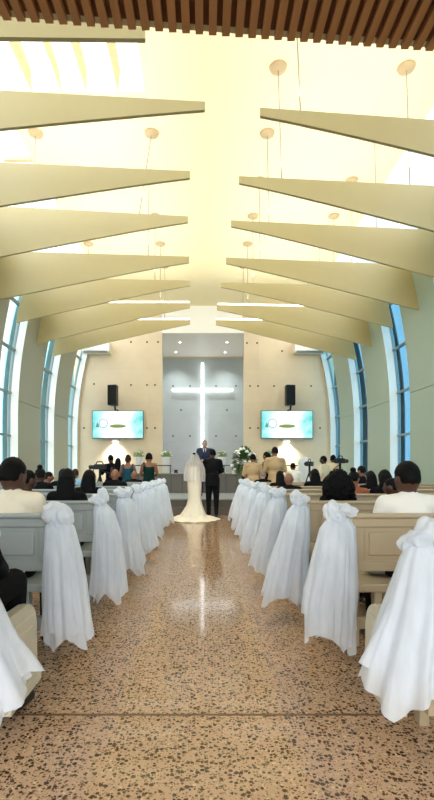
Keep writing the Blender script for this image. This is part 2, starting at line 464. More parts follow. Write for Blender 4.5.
# ------------------------------------------------------------------ ceiling blades
#    depth, left tip px, y, bottom slope, top slope ; right tip px, y, slopes  (slopes per metre outwards, + = down)
FINS = [
 (4.20, None, None),
 (5.55, (205, 103, 111, .097, -.056), (260, 109, 117, .235, .075)),
 (6.90, (190, 172, 179, .150, -.047), (239, 177, 184, .250, .052)),
 (8.25, (188, 217, 223, .185, -.055), (231, 221, 227, .250, .050)),
 (9.60, (189, 257, 263, .195, -.03), (226, 258, 264, .240, .04)),
 (10.95, (190, 281, 286, .212, -.02), (221, 282.5, 287.5, .236, .03)),
 (12.30, (190, 303, 308, .237, .0), (217, 305, 310, .238, .02)),
 (13.65, (190, 320, 324.5, .232, .0), (216, 320, 325, .25, .01)),
]
side_word = {-1: 'left', 1: 'right'}
for k, (d, l, r) in enumerate(FINS):
    for s, t in ((-1, l), (1, r)):
        if t is None:
            t = (XX(0, 1), 0, 0, 0, 0)
            xt, zt, zb, sb, stp = (-.53, 5.21, 5.11, -.012, -.10) if s < 0 else (.55, 5.62, 5.52, .24, .06)
        else:
            xt, zt, zb, sb, stp = XX(t[0], d), ZZ(t[1], d), ZZ(t[2], d), t[3], t[4]
        lab = 'cream tapering ceiling blade, %s from the entrance, on the %s side' % (ORD[k], side_word[s])
        th = thing('ceiling_blade', lab, 'ceiling beam', (0, d, 0), 0, 'tapering ceiling blades')
        def out(z): return s * (WX(z) + .02)
        xob = out(4.7); zob = zb - sb * abs(xob - xt)
        xob = out(zob); zob = zb - sb * abs(xob - xt)
        xot = out(6.0); zot = zt - stp * abs(xot - xt); xot = out(zot)
        n = 12
        poly = []
        for i in range(n + 1):
            f = i / n; poly.append((xt + (xob - xt) * f, zb - (zb - zob) * (f ** 1.08)))
        for i in range(6):
            z = zob + (zot - zob) * (i / 5.0)
            if 0 < i: poly.append((out(z), z))
        poly.append((xt, zt))
        bm = B(); prism(bm, poly, 'y', -.022, .022); obj('blade', bm, M['blade'], th)
        bm = B()
        xa, za = xt + s*.02, zt
        a, b = Vector((xa, 0, za + .022)), Vector((xot - s*.1, 0, zot + .022 + stp*.0))
        zb2 = zt - stp * abs(b.x - xt) + .022; b.z = zb2
        q = [(a.x, a.z - .02), (b.x, b.z - .02), (b.x, b.z + .02), (a.x, a.z + .02)]
        if k < 6:                                    # nearer blades carry the strip on their far face
            q = [(u, w - .03) for u, w in q]
        prism(bm, q, 'y', *((-.02, .02) if k >= 6 else (.022, .06))); obj('light_strip', bm, M['strip'], th)
        for x_b, x_c in ((s*1.15, None), (s*3.05, None)):
            roll = .16 * (ZC - 5.6) * max(0, (10 - d) / 6)
            zbot = zt - stp * abs(x_b - xt)
            xc = x_b + (roll if s < 0 else -roll * .4)
            if abs(x_b) < 2 and s < 0 and d < 8.5: xc += .15
            if d < 7.4 and s < 0 and abs(x_b) > .9: continue
            bm = B(); cyl(bm, (x_b, 0, zbot - .03), (xc, 0, ZC), .009, n=8); obj('suspension_rod', bm, M['rod'], th)
            bm = B(); lathe(bm, [(.05, -.055), (.115, -.035), (.13, 0)], (xc, 0, ZC), 20); obj('ceiling_rose', bm, M['rose'], th, True)
        # the strip's light
        ld = bpy.data.lights.new('strip_light', 'AREA'); ld.shape = 'RECTANGLE'; ld.size = 3.3; ld.size_y = .06
        ld.energy = 16; ld.color = (1, .95, .82)
        lo = bpy.data.objects.new('strip_light', ld); C.objects.link(lo)
        lo.location = (s*2.25, d, max(zt, zot) + .16); lo.rotation_euler = (PI, 0, 0)
        lo.visible_camera = True

# ------------------------------------------------------------------ slatted timber soffit above the entrance
so = thing('slatted_soffit', 'dark timber slatted soffit over the entrance, slat ends showing along its edge', 'ceiling panel', (0, 0, 3.4))
yl, yr = 2.24, 2.42                                    # the edge runs slightly askew
def ye(x): return yl + (yr - yl) * (x + 1.05) / 2.3
bm = B()
vs = [(-2.6, -2.0), (2.6, -2.0), (2.6, ye(2.6) - .02), (-2.6, ye(-2.6) - .02)]
prism(bm, vs, 'z', .045, .14); obj('backing_panel', bm, M['slatback'], so)
bm = B(); x = -2.55
while x < 2.55:
    prism(bm, [(x, -2.0), (x + .038, -2.0), (x + .038, ye(x)), (x, ye(x))], 'z', .012, .044)
    x += .066
obj('slat', bm, M['slat'], so)
bm = B()
vs = [(-2.6, ye(-2.6) - .02), (2.6, ye(2.6) - .02), (2.6, ye(2.6) + .02), (-2.6, ye(-2.6) + .02)]
prism(bm, vs, 'z', .05, .32); obj('fascia_board', bm, M['fascia'], so)

# recess downlights
for i, (px, py) in enumerate(((180, 342), (227, 342), (176, 352), (225, 352))):
    d = 4.96 * F / (469 - py); x = XX(px, d)
    row = 'front' if i < 2 else 'rear'
    t = thing('downlight', 'small round downlight in the white soffit above the cross, %s pair, %s one' % (row, 'left' if i % 2 == 0 else 'right'), 'light', (x, d, ZR), 0, 'recess downlights')
    bm = B(); lathe(bm, [(.05, -.012), (.085, -.012), (.09, 0)], n=20); obj('trim_ring', bm, M['chrome'], t)
    bm = B(); lathe(bm, [(.048, -.016), (.05, -.01)], n=20); obj('lens', bm, M['lampglow'], t)
    ld = bpy.data.lights.new('downlight_lamp', 'SPOT'); ld.energy = 95; ld.spot_size = 2.1; ld.spot_blend = .8; ld.color = (.93, .97, 1); ld.shadow_soft_size = .05
    lo = bpy.data.objects.new('downlight_lamp', ld); C.objects.link(lo); lo.location = (x, d, ZR - .05)

# made-up violet lamp on the platform, added to tint the recess wall lavender
t = thing('added_uplight', 'small added violet lamp on the platform left of the bride', 'light', (XX(176, 17.6), 17.6, 1.10))
bm = B(); lathe(bm, [(.09, 0), (.09, .02), (.06, .05), (.075, .12), (.07, .12), (.05, .09)], n=20); obj('housing', bm, M['black'], t)
ld = bpy.data.lights.new('violet', 'SPOT'); ld.energy = 28; ld.spot_size = 2.4; ld.spot_blend = 1; ld.color = (.55, .35, 1); ld.shadow_soft_size = .05
lo = bpy.data.objects.new('violet', ld); C.objects.link(lo); lo.location = (XX(176, 17.6), 17.62, 1.28); lo.rotation_euler = (PI/2 + .2, 0, 0)

# ------------------------------------------------------------------ cross
dcx = D2 - .12
t = thing('cross', 'tall white glowing cross on the grey recess wall behind the officiant', 'cross', (XX(202.5, dcx), dcx, 0))
zt, zh = ZZ(363, dcx), ZZ(390, dcx)
bm = B(); box(bm, -.056, .056, -.05, .05, 1.10, zt, .01); obj('upright', bm, M['cross'], t)
bm = B(); box(bm, -1.34, 1.34, -.06, .04, zh - .05, zh + .05, .01); obj('crossbar', bm, M['cross'], t)
bm = B(); 
for z in (2.0, 3.4, 5.0): box(bm, -.04, .04, .05, .119, z, z + .1)
obj('wall_bracket', bm, M['chrome'], t)

# ------------------------------------------------------------------ screens, speakers, wall units
def screen_mat():
    m, nt, out = new_mat('screen picture')
    N = nt.nodes.new; L = nt.links.new
    tc = N('ShaderNodeTexCoord'); nz = N('ShaderNodeTexNoise'); nz.inputs['Scale'].default_value = 2.6; nz.inputs['Detail'].default_value = 3
    L(tc.outputs['Object'], nz.inputs['Vector'])
    sp = N('ShaderNodeSeparateXYZ'); L(tc.outputs['Object'], sp.inputs[0])
    ab = N('ShaderNodeMath'); ab.operation = 'ABSOLUTE'; L(sp.outputs[0], ab.inputs[0])
    ad = N('ShaderNodeMath'); ad.operation = 'ADD'; L(ab.outputs[0], ad.inputs[0]); L(nz.outputs['Fac'], ad.inputs[1])
    cr = N('ShaderNodeValToRGB'); ml = N('ShaderNodeMath'); ml.operation = 'MULTIPLY'; ml.inputs[1].default_value = .62; L(ad.outputs[0], ml.inputs[0]); L(ml.outputs[0], cr.inputs[0])
    e = cr.color_ramp.elements
    e[0].position = .52; e[0].color = srgb(244, 252, 248); e[1].position = .96; e[1].color = srgb(70, 196, 200)
    x = cr.color_ramp.elements.new(.68); x.color = srgb(190, 238, 232)
    em = N('ShaderNodeEmission'); em.inputs[1].default_value = .95; L(cr.outputs[0], em.inputs[0])
    L(em.outputs[0], out.inputs[0]); return m
M['screen'] = screen_mat()
M['screenwhite'] = emit('screen white', srgb(246, 250, 248), .95)
M['screendark'] = emit('screen dark teal', srgb(84, 160, 160), .8)
M['screenolive'] = emit('screen olive', srgb(150, 160, 96), .8)
M['screengold'] = emit('screen green', srgb(90, 140, 90), .8)
def tv(s):
    d = D1 - .14
    x0, x1 = (XX(92, d), XX(143.5, d)) if s < 0 else (XX(261, d), XX(313, d))
    z0, z1 = ZZ(438.5, d), ZZ(410.5, d)
    cx, cz, hw, hh = (x0+x1)/2, (z0+z1)/2, (x1-x0)/2, (z1-z0)/2
    t = thing('television', 'wide flat wall screen showing a teal and white slide, %s' % ('behind the green dress' if s < 0 else 'behind the tan suits'), 'screen', (cx, d, cz), 0, 'wall screens')
    bm = B(); box(bm, -hw, hw, 0, .06, -hh, hh, .008); obj('bezel', bm, M['tvframe'], t)
    bm = B(); box(bm, -hw + .02, hw - .02, -.006, .004, -hh + .02, hh - .02); sco = obj('display', bm, M['screen'], t)
    bm = B(); cyl(bm, (-.52, -.012, .04), (-.52, -.006, .04), .145, n=28); obj('slide_emblem', bm, M['screenwhite'], sco)
    bm = B()
    for a in range(0, 360, 15):
        t0, t1 = math.radians(a), math.radians(a + 15)
        cyl(bm, (-.52 + .15*math.cos(t0), -.012, .04 + .15*math.sin(t0)), (-.52 + .15*math.cos(t1), -.012, .04 + .15*math.sin(t1)), .012, n=6)
    prism(bm, [(-.80, -.1), (-.66, -.1), (-.70, .02), (-.74, .08)], 'y', -.012, -.006)
    obj('slide_ring', bm, M['screendark'], sco)
    bm = B(); ell(bm, (.0, -.010, -.06), (.30, .004, .065)); obj('slide_banner', bm, M['screenolive'], sco)
    bm = B()
    rnd = random.Random(5)
    xx = -.26
    while xx < .24:                                     # unreadable flowing lettering
        h = rnd.uniform(.02, .055); cyl(bm, (xx, -.017, -.085), (xx + .02, -.017, -.085 + h), .009, n=6)
        cyl(bm, (xx + .02, -.017, -.085 + h), (xx + .045, -.017, -.085), .007, n=6); xx += .055
    obj('slide_lettering', bm, M['screengold'], sco)
    bm = B(); box(bm, -.2, .2, .06, .14, -.15, .15); obj('wall_mount', bm, M['black'], t)
    # lamp fixed below the screen
    xl = XX(115, d) if s < 0 else XX(287, d)
    u = thing('wall_lamp', 'small lamp under the screen washing the concrete %s' % ('beside the white planter' if s < 0 else 'behind the white chair'), 'lamp', (xl, d + .05, z0 - .10), 0, 'wall wash lamps')
    bm = B(); box(bm, -.12, .12, -.05, .09, 0, .06, .008); obj('housing', bm, M['white'], u)
    bm = B(); box(bm, -.1, .1, -.035, .06, -.01, .0); obj('diffuser', bm, M['lampglow'], u)
    ld = bpy.data.lights.new('wash', 'SPOT'); ld.energy = 150; ld.spot_size = 2.0; ld.spot_blend = 1; ld.color = (1, .96, .86); ld.shadow_soft_size = .06
    lo = bpy.data.objects.new('wash', ld); C.objects.link(lo); lo.location = (xl, d - .02, z0 - .14); lo.rotation_euler = (.25, 0, 0)
    # loudspeaker
    px = 115 if s < 0 else 288
    v = thing('loudspeaker', 'black loudspeaker on a wall bracket above the %s' % ('screen near the green dress' if s < 0 else 'screen near the tan suits'), 'speaker', (XX(px, d), D1 - .42, ZZ(395.5, D1 - .42)), s*.18, 'wall loudspeakers')
    bm = B(); prism(bm, [(-.17, -.16), (.17, -.16), (.12, .16), (-.12, .16)], 'z', -.36, .36)
    bmesh.ops.bevel(bm, geom=bm.edges[:], offset=.015, segments=2, affect='EDGES'); obj('cabinet', bm, M['black'], v)
    bm = B(); box(bm, -.15, .15, -.172, -.162, -.33, .33, .004); obj('grille', bm, M['darkmetal'], v)
    bm = B(); tube(bm, [(0, .16, .0), (0, .36, .0)], .03); tube(bm, [(.05, .0, -.36), (.05, .04, -.50), (.05, .3, -.50)], .035); obj('bracket', bm, M['black'], v)
    # wall unit under the last blade
    xu = (XX(83, d), XX(110, d)) if s < 0 else (XX(294, d), XX(324, d))
    w = thing('air_conditioner', 'white boxy air unit high on the concrete wall, %s of the cross' % side_word[s], 'air conditioner', ((xu[0]+xu[1])/2, D1, ZZ(354.5, D1)), 0, 'high wall units')
    hwu = (xu[1]-xu[0])/2
    bm = B(); prism(bm, [(-.32, .05), (-.24, 0), (0, 0), (0, .42), (-.27, .42), (-.32, .36)], 'x', -hwu, hwu); obj('casing', bm, M['white'], w)
    bm = B(); prism(bm, [(-.335, .06), (-.325, .05), (-.255, -.004), (-.262, .012)], 'x', -hwu + .06, hwu - .06); obj('louver', bm, M['chrome'], w)
tv(-1); tv(1)

# ------------------------------------------------------------------ pews
ROW0, PITCH = 1.67, 1.13
def DR(n): return ROW0 + PITCH * n + (.11 if n == 0 else 0)
PEW_END = {-1: .875, 1: .845}
def make_pew(s, label):
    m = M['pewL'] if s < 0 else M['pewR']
    t = thing('pew', label, 'pew', (0, DR(0), 0), 0, 'church pews either side of the aisle')
    xe = PEW_END[s]
    xa, xb = xe + .05, 4.28
    def bx(bm, a, b, *r, bev=.006): box(bm, min(s*a, s*b), max(s*a, s*b), *r, bev)
    # backrest: rails and stiles around sunk panels
    bm = B()
    zb, ztp = .635, .955
    bx(bm, xa, xb, .0, .05, .90, ztp); bx(bm, xa, xb, .0, .05, zb, zb + .06)
    npan = 3; L = (xb - xa)
    for i in range(npan + 1):
        c = xa + L * i / npan
        a = max(xa, c - .04); b = min(xb, c + .04)
        if i == 0: a, b = xa, xa + .07
        bx(bm, a, b, .0, .05, zb + .06, .90)
    bx(bm, xa, xb, .018, .04, zb + .05, .91)
    for i in range(npan):
        a = xa + L*i/npan + (.10 if i == 0 else .07); b = xa + L*(i+1)/npan - .07
        bx(bm, a, b, .006, .03, zb + .09, .87, bev=.01)
    obj('backrest', bm, m, t)
    bm = B(); bx(bm, xa - .03, xb, -.02, .07, ztp, ztp + .025, bev=.01); obj('top_rail', bm, m, t)
    bm = B(); bx(bm, xa, xb, .02, .50, .50, .555, bev=.012); obj('seat', bm, m, t)
    bm = B(); bx(bm, xa, xb, .08, .12, .26, .335); obj('lower_rail', bm, m, t)
    for a, nm in ((xe, 'end_panel'), (xb, 'end_panel')):
        bm = B()
        prof = [(.30, .15), (.12, .30), (.03, .46), (.0, .60), (.0, .97), (.055, .97), (.09, .70), (.13, .60), (.22, .575), (.54, .575)]
        for q in range(1, 7):
            an = PI/2 * q / 6; prof.append((.54 + .12*math.sin(an), .455 + .12*math.cos(an)))
        prof += [(.67, .17), (.67, .15)]
        lo, hi = min(s*a, s*(a + .05)), max(s*a, s*(a + .05))
        prism(bm, prof, 'x', lo, hi)
        bmesh.ops.bevel(bm, geom=[e for e in bm.edges], offset=.006, segments=2, affect='EDGES')
        # plinth and raised field on the aisle face
        box(bm, lo - .015, hi + .015, .30, .69, .14, .185, .006)
        fx = s*a - s*.002
        for y0, y1, z0, z1, dx in ((.24, .60, .23, .52, .012), (.28, .56, .28, .47, .018)):
            f0, f1 = sorted((fx - s*dx, fx + s*.01)); box(bm, f0, f1, y0, y1, z0, z1, .008)
        obj(nm, bm, M['cushion'], t)
    for a in (xe + .2, xb - .2):
        for y0 in (.06, .48):
            bm = B(); bx(bm, a, a + .05, y0, y0 + .06, 0, .51); obj('leg', bm, m, t)
    return t
pew_name = {-1: "pew in cool-light tint, %s row from the entrance, left of the aisle", 1: "pew in warm-light tint, %s row from the entrance, right of the aisle"}
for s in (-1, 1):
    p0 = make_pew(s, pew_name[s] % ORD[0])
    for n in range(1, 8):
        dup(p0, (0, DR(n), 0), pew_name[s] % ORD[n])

# ------------------------------------------------------------------ tulle bows on the pew ends
def tail_mesh(bm, rings, pleats, amp, seed, hem, open_arc=None, nseg=72, rows=26):
    """rings: list of (t, cx, cy, rx, ry, z); hanging folded cloth, open at the bottom, uneven hem"""
    rnd = random.Random(seed)
    ph = [rnd.uniform(0, 2*PI) for _ in range(4)]
    def lerp(t):
        for a, b in zip(rings, rings[1:]):
            if t <= b[0]:
                f = (t - a[0]) / (b[0] - a[0]); f = f*f*(3 - 2*f) if False else f
                return [a[i] + (b[i] - a[i]) * f for i in range(6)]
        return list(rings[-1])
    grid = []
    a0, a1 = open_arc if open_arc else (0, 2*PI)
    closed = open_arc is None
    cols = nseg if closed else nseg + 1
    for r in range(rows + 1):
        t = r / rows
        _, cx, cy, rx, ry, z = lerp(t)
        _, _, _, _, _, zt = lerp(0)
        row = []
        for c in range(cols):
            th = a0 + (a1 - a0) * c / nseg
            w = amp * (.25 + .75*t) * (math.sin(pleats*th + ph[0] + .6*math.sin(3*t + ph[2])) * .6 + math.sin((pleats*2 - 3)*th + ph[1] + 1.2*t) * .3 + math.sin(3*th + ph[3]) * .35)
            k = 1 + w
            hz = hem(th) * t * t
            nz_ = noise.noise(Vector((math.cos(th)*2 + seed, math.sin(th)*2, t*3))) * .10 * t
            row.append(bm.verts.new((cx + rx*(k + nz_)*math.cos(th), cy + ry*(k + nz_)*math.sin(th), z + hz)))
        grid.append(row)
    for a, b in zip(grid, grid[1:]):
        for c in range(nseg):
            j = (c + 1) % cols
            bm.faces.new((a[c], a[j], b[j], b[c]))

def loop_mesh(bm, c, rx, ry, rz, rot, seed, pleats=7, amp=.09):
    vs = ell(bm, (0, 0, 0), (1, 1, 1), sub=4)
    m = Matrix.Translation(Vector(c)) @ Euler(rot).to_matrix().to_4x4()
    for v in vs:
        p = v.co
        th = math.atan2(p.y, p.x)
        f = 1 + amp * math.sin(pleats*th + seed) * (1 - abs(p.z)*.5) + .34 * noise.noise(p*1.6 + Vector((seed*3.1, 0, 0))) + .05 * noise.noise(p*5 + Vector((0, seed, 0)))
        q = Vector((p.x*rx*f, p.y*ry*f, p.z*rz*f))
        v.co = m @ q

LS = .86
def bow(s, n, top=None, prof=None, hemf=None, loops=None, zbot=.28, seed=0, label=''):
    xb = .87 if s < 0 else .80
    in_ = -s                                         # direction of the aisle
    t = thing('pew_bow', label, 'bow', (s*xb, DR(n) + .02, 0), 0, 'tulle bows along the aisle')
    z0 = .955
    prof = prof or [(0, -.01, 0, .045, .05), (.08, .0, -.02, .085, .075), (.3, .02, -.03, .105, .10), (.65, .035, -.03, .12, .12), (1, .05, -.03, .135, .135)]
    rings = [(a, in_*b, c, rx, ry, z0 - (z0 - zbot)*a) for a, b, c, rx, ry in prof]
    bm = B(); tail_mesh(bm, rings, 9, .23, seed, hemf or (lambda th: .05*math.sin(2*th + seed) - .03*math.sin(5*th)))
    obj('tail', bm, M['tulle'], t, True)
    # a second, narrower layer falling lower on the camera side
    r2 = [(a, in_*(b + .015), c - .012, rx*1.06, ry*1.06, z0 - (z0 - zbot + .05)*a) for a, b, c, rx, ry in prof]
    bm = B(); tail_mesh(bm, r2, 11, .17, seed + 7, lambda th: .11*abs(math.sin(1.5*(th + seed))) - .04, open_arc=(PI*1.05, PI*1.95), nseg=44)
    obj('tail', bm, M['tulle'], t, True)
    r3 = [(a, in_*(b - .0), c + .005, rx*.8, ry*.8, z0 - (z0 - zbot - .02)*a) for a, b, c, rx, ry in prof]
    bm = B(); tail_mesh(bm, r3, 8, .22, seed + 3, lambda th: .04*math.sin(3*th), nseg=48)
    obj('lining', bm, M['tulle'], t, True)
    loops = loops or [(-.045, -.03, 1.0, .075, .06, .062, (0, .5, .3)), (.04, -.03, 1.0, .07, .06, .06, (0, -.5, -.2)), (0, -.05, .965, .06, .055, .05, (0, 0, 0))]
    for i, (lx, ly, lz, rx, ry, rz, rot) in enumerate(loops):
        rx, ry, rz, lz = rx*LS, ry*LS, rz*LS, .955 + (lz - .955)*(LS + .1)
        bm = B(); loop_mesh(bm, (lx*LS*in_, ly, lz), rx, ry, rz, (rot[0], rot[1]*in_, rot[2]), seed + i*1.7)
        obj('loop' if i < len(loops) - 1 else 'knot', bm, M['tulle'], t, True)
    return t

def lab(s, n, extra): return 'white tulle bow %s, %s pew end %s of the aisle' % (extra, ORD[n], side_word[s])
# left side
bow(-1, 0, seed=1, zbot=.41, label=lab(-1, 0, 'mostly cut off'),
    prof=[(0, -.05, 0, .06, .05), (.1, -.06, 0, .08, .09), (.35, -.06, .0, .11, .12), (.7, -.04, .02, .15, .15), (1, -.0, .04, .19, .18)])
bow(-1, 1, seed=2, zbot=.29, label=lab(-1, 1, 'with a round puffed rosette'),
    loops=[(-.02, -.04, .985, .085, .075, .08, (0, .2, 0)), (.035, -.05, .97, .07, .065, .075, (0, -.3, .4)), (.0, -.06, .925, .06, .05, .05, (0, 0, 0))],
    hemf=lambda th: .03*math.sin(3*th + 1) - .10*max(0, math.cos(th + .25))**6)
bow(-1, 2, seed=3, zbot=.22, label=lab(-1, 2, 'with a slim peaked knot'),
    prof=[(0, -.01, 0, .045, .05), (.08, .02, -.02, .08, .07), (.3, .05, -.02, .10, .10), (.65, .06, -.02, .115, .12), (1, .065, -.02, .13, .13)],
    loops=[(-.04, -.02, .99, .075, .05, .05, (0, .3, .3)), (.02, -.03, 1.02, .055, .05, .085, (0, -.2, 0)), (0, -.05, .96, .055, .05, .05, (0, 0, 0))])
for n in range(3, 8):
    rnd = random.Random(40 + n)
    bow(-1, n, seed=10 + n, zbot=.22 + rnd.uniform(-.03, .06), label=lab(-1, n, ['wide and flared', 'half behind its neighbour', 'thin and creased', 'short and gathered', 'nearest the bride'][n - 3]),
        prof=[(0, -.01, 0, .05, .05), (.08, .01, -.02, .09, .08), (.3, .03, -.02, .11, .10), (.65, .05, -.02, .13, .13), (1, .08 + rnd.uniform(-.02, .03), -.02, .15 + rnd.uniform(-.02, .02), .15)])
# right side
LS = .8
bow(1, 0, seed=21, zbot=.42, label=lab(1, 0, 'biggest, its tail spread wide'),
    prof=[(0, -.05, .0, .06, .06), (.08, -.05, .0, .085, .08), (.3, -.05, .02, .115, .11), (.65, -.03, .04, .155, .14), (1, -.02, .06, .19, .17)],
    loops=[(-.02, 0.03, .965, .07, .05, .045, (0, .5, .2)), (-.10, .02, 1.0, .075, .06, .085, (0, -.5, -.2)), (-.06, .0, .955, .07, .06, .065, (0, 0, 0))],
    hemf=lambda th: .05*math.sin(2*th + 1) - .04*math.sin(5*th))
bow(1, 1, seed=22, zbot=.28, label=lab(1, 1, 'with two pointed loops, one creamy'),
    prof=[(0, -.02, 0, .06, .05), (.08, -.01, -.02, .10, .07), (.3, .01, -.03, .12, .10), (.7, .035, -.03, .145, .12), (1, .045, -.03, .14, .13)],
    loops=[(.05, -.04, 1.0, .06, .045, .085, (0, .25, .2)), (-.07, -.03, 1.01, .075, .045, .045, (0, -.35, -.3)), (0, -.05, .96, .055, .05, .05, (0, 0, 0))],
    hemf=lambda th: .10*max(0, -math.cos(th)) - .12*max(0, math.cos(th - 5.6))**5)
for n in range(2, 8):
    rnd = random.Random(60 + n)
    bow(1, n, seed=30 + n, zbot=[.20, .20, .22, .24, .24, .26][n-2], label=lab(1, n, ['with a tall domed loop', 'sweeping into the aisle', 'small topped and narrow', 'tightly gathered', 'partly hidden', 'nearest the white flowers'][n - 2]),
        prof=[(0, -.02, 0, .05, .05), (.08, .0, -.02, .09, .08), (.3, .03, -.03, .12, .11), (.65, .08, -.03, .15, .14), (1, .12, -.03, .17, .16)],
        loops=[(-.04, -.03, .99, .075, .055, .055, (0, .5, .3)), (.03, -.03, 1.02, .065, .055, .075, (0, -.3, -.2)), (0, -.05, .965, .06, .055, .05, (0, 0, 0))] if n % 2 == 0 else None)
bpy.context.view_layer.update()

# ------------------------------------------------------------------ people
def finger(bm, p, dirv, side, L, r):
    p = Vector(p); d = Vector(dirv).normalized(); s_ = Vector(side)
    a = p + d * L * .5; b = a + (d + s_*.5).normalized() * L * .3; c = b + (d + s_*1.1).normalized() * L * .2
    cyl(bm, p, a, r, r*.95, 8); ell(bm, a, (r*.98,)*3, sub=1); cyl(bm, a, b, r*.95, r*.85, 8); ell(bm, b, (r*.87,)*3, sub=1); cyl(bm, b, c, r*.85, r*.7, 8); ell(bm, c, (r*.7,)*3, sub=1)

def person(label, x, y, z, rz=0, pose='stand', k=1.0, female=False, skin='skin', hair='short', hairm='hair',
           top='shirt', sleeve='long', bottom='blackcloth', jacket=False, dress=None, arms='down', seat=.555, head=1.0, group=None, turn=0.0, lean=0.0, fine=False, long_to=.3):
    t = thing('person', label, 'person', (x, y, z), rz, group)
    sit = pose == 'sit'
    sw = .155 if female else .18
    cw = .143 if female else .166
    # origin of the hips
    hz = (seat - z) + .10*k if sit else .95*k
    def U(px, py, pz): return Vector((px*k, py*k - lean*(pz - .95)*k, hz + (pz - .95)*k))
    if sit:
        fl = 0.0
        hip = {i: Vector((i*.09*k, 0, hz - .01)) for i in (-1, 1)}
        knee = {i: Vector((i*.12*k, .43*k, hz + .03*k)) for i in (-1, 1)}
        ank = {i: Vector((i*.12*k, .40*k, .10)) for i in (-1, 1)}
        toe = {i: Vector((i*.13*k, .56*k, .035)) for i in (-1, 1)}
    else:
        hip = {i: U(i*.088, 0, .90) for i in (-1, 1)}
        knee = {i: Vector((i*.095*k, .02*k, .50*k)) for i in (-1, 1)}
        ank = {i: Vector((i*.095*k, -.02*k, .09*k)) for i in (-1, 1)}
        toe = {i: Vector((i*.11*k, .14*k, .035*k)) for i in (-1, 1)}
    sh = {i: U(i*sw, -.01, 1.41) for i in (-1, 1)}
    if arms == 'front': el_ = {i: U(i*(sw + .06), .02, 1.17) for i in (-1, 1)}; wr = {i: U(i*.09, .22, 1.10) for i in (-1, 1)}
    elif arms == 'lap': el_ = {i: U(i*(sw + .05), .06, 1.17) for i in (-1, 1)}; wr = {i: U(i*.12, .30, 1.07) for i in (-1, 1)}
    elif arms == 'hold': el_ = {i: U(i*(sw + .07), .06, 1.20) for i in (-1, 1)}; wr = {i: U(i*.10, .30, 1.36) for i in (-1, 1)}
    else: el_ = {i: U(i*(sw + .055), -.03, 1.14) for i in (-1, 1)}; wr = {i: U(i*(sw + .06), .05, .90) for i in (-1, 1)}
    hd = {i: wr[i] + (wr[i] - el_[i]).normalized() * .075*k for i in (-1, 1)}
    hc = U(0, .015, 1.607) ; hr = Vector((.077, .095, .113)) * k * head
    hc.z = hz + (1.72 - .95)*k - hr.z
    R = Matrix.Rotation(turn, 3, 'Z')
    def Hh(v): return hc + R @ Vector((v[0]*hr.x, v[1]*hr.y, v[2]*hr.z))
    def torso(bm, g):
        ell(bm, U(0, 0, .96), ((.168 if not female else .172)*k + g, .118*k + g, .125*k + g))
        ell(bm, U(0, 0, 1.11), ((.142 if not female else .122)*k + g, .10*k + g, .15*k + g))
        ell(bm, U(0, .0, 1.28), (cw*k + g, .118*k + g, .17*k + g))
        for i in (-1, 1):
            cap(bm, U(i*.06, -.01, 1.40), sh[i] - Vector((i*.02*k, 0, .005)), .072*k + g, .054*k + g)
            if female: ell(bm, U(i*.065, .085, 1.27), (.058*k + g, .055*k + g, .058*k + g))
    def arm(bm, g, to=1.0):
        for i in (-1, 1):
            if to >= 1:
                cap(bm, sh[i], el_[i], .050*k + g, .040*k + g); cap(bm, el_[i], wr[i] , .040*k + g, .028*k + g)
            else:
                cap(bm, sh[i], sh[i].lerp(el_[i], to), .052*k + g, .048*k + g)
    def legs(bm, g, to_ank=True):
        for i in (-1, 1):
            cap(bm, hip[i], knee[i], .082*k + g, .056*k + g); cap(bm, knee[i], ank[i], .054*k + g, .036*k + g*.8)
    # body: one continuous surface
    bm = B()
    torso(bm, 0); arm(bm, 0); legs(bm, 0)
    cap(bm, U(0, -.015, 1.42), hc + Vector((0, -.01*k, -.05*k)), .056*k*head, .054*k*head)
    ell(bm, hc, hr, (0, 0, turn)); ell(bm, Hh((0, .18, -.42)), (hr.x*.80, hr.y*.74, hr.z*.56), (0, 0, turn))
    cap(bm, Hh((0, 1.0, .08)), Hh((0, 1.16, -.2)), .012*k, .018*k)
    for i in (-1, 1):
        ell(bm, Hh((i*1.02, -.08, -.1)), (.013*k, .024*k, .034*k), (0, 0, turn), 2)
        ell(bm, Hh((i*.32, .93, .32)), (.026*k, .014*k, .012*k), (0, 0, turn), 2)
        cap(bm, wr[i], hd[i], .027*k, .036*k)
        cap(bm, ank[i], toe[i], .040*k, .034*k)
    ell(bm, Hh((0, .92, -.52)), (.026*k, .016*k, .014*k), (0, 0, turn), 2)
    bm = remeshed(bm, .0125 if not fine else .010, 2)
    for f in bm.faces: f.smooth = True
    for i in (-1, 1):
        ell(bm, Hh((i*.34, .90, .06)), (.014*k, .010*k, .009*k), (0, 0, turn), 2, 1)
        dv = (hd[i] - wr[i]).normalized(); side = Vector((-i, 0, 0)); side = (side - dv*side.dot(dv)).normalized()
        nrm = dv.cross(side)
        for q, (o_, L_) in enumerate(((-.026, .062), (-.009, .075), (.009, .072), (.025, .055))):
            finger(bm, hd[i] + nrm*o_*k*i + dv*.02*k, dv, side*.6, L_*k, .0088*k)
        finger(bm, wr[i].lerp(hd[i], .5) - nrm*.02*k*i, (dv + side*.5 - nrm*.7*i), side, .058*k, .010*k)
    ell(bm, Hh((0, .975, -.52)), (.022*k, .010*k, .006*k), (0, 0, turn), 2, 2)
    obj('body', bm, [M[skin], M['eye'], M['lip']], t, True)
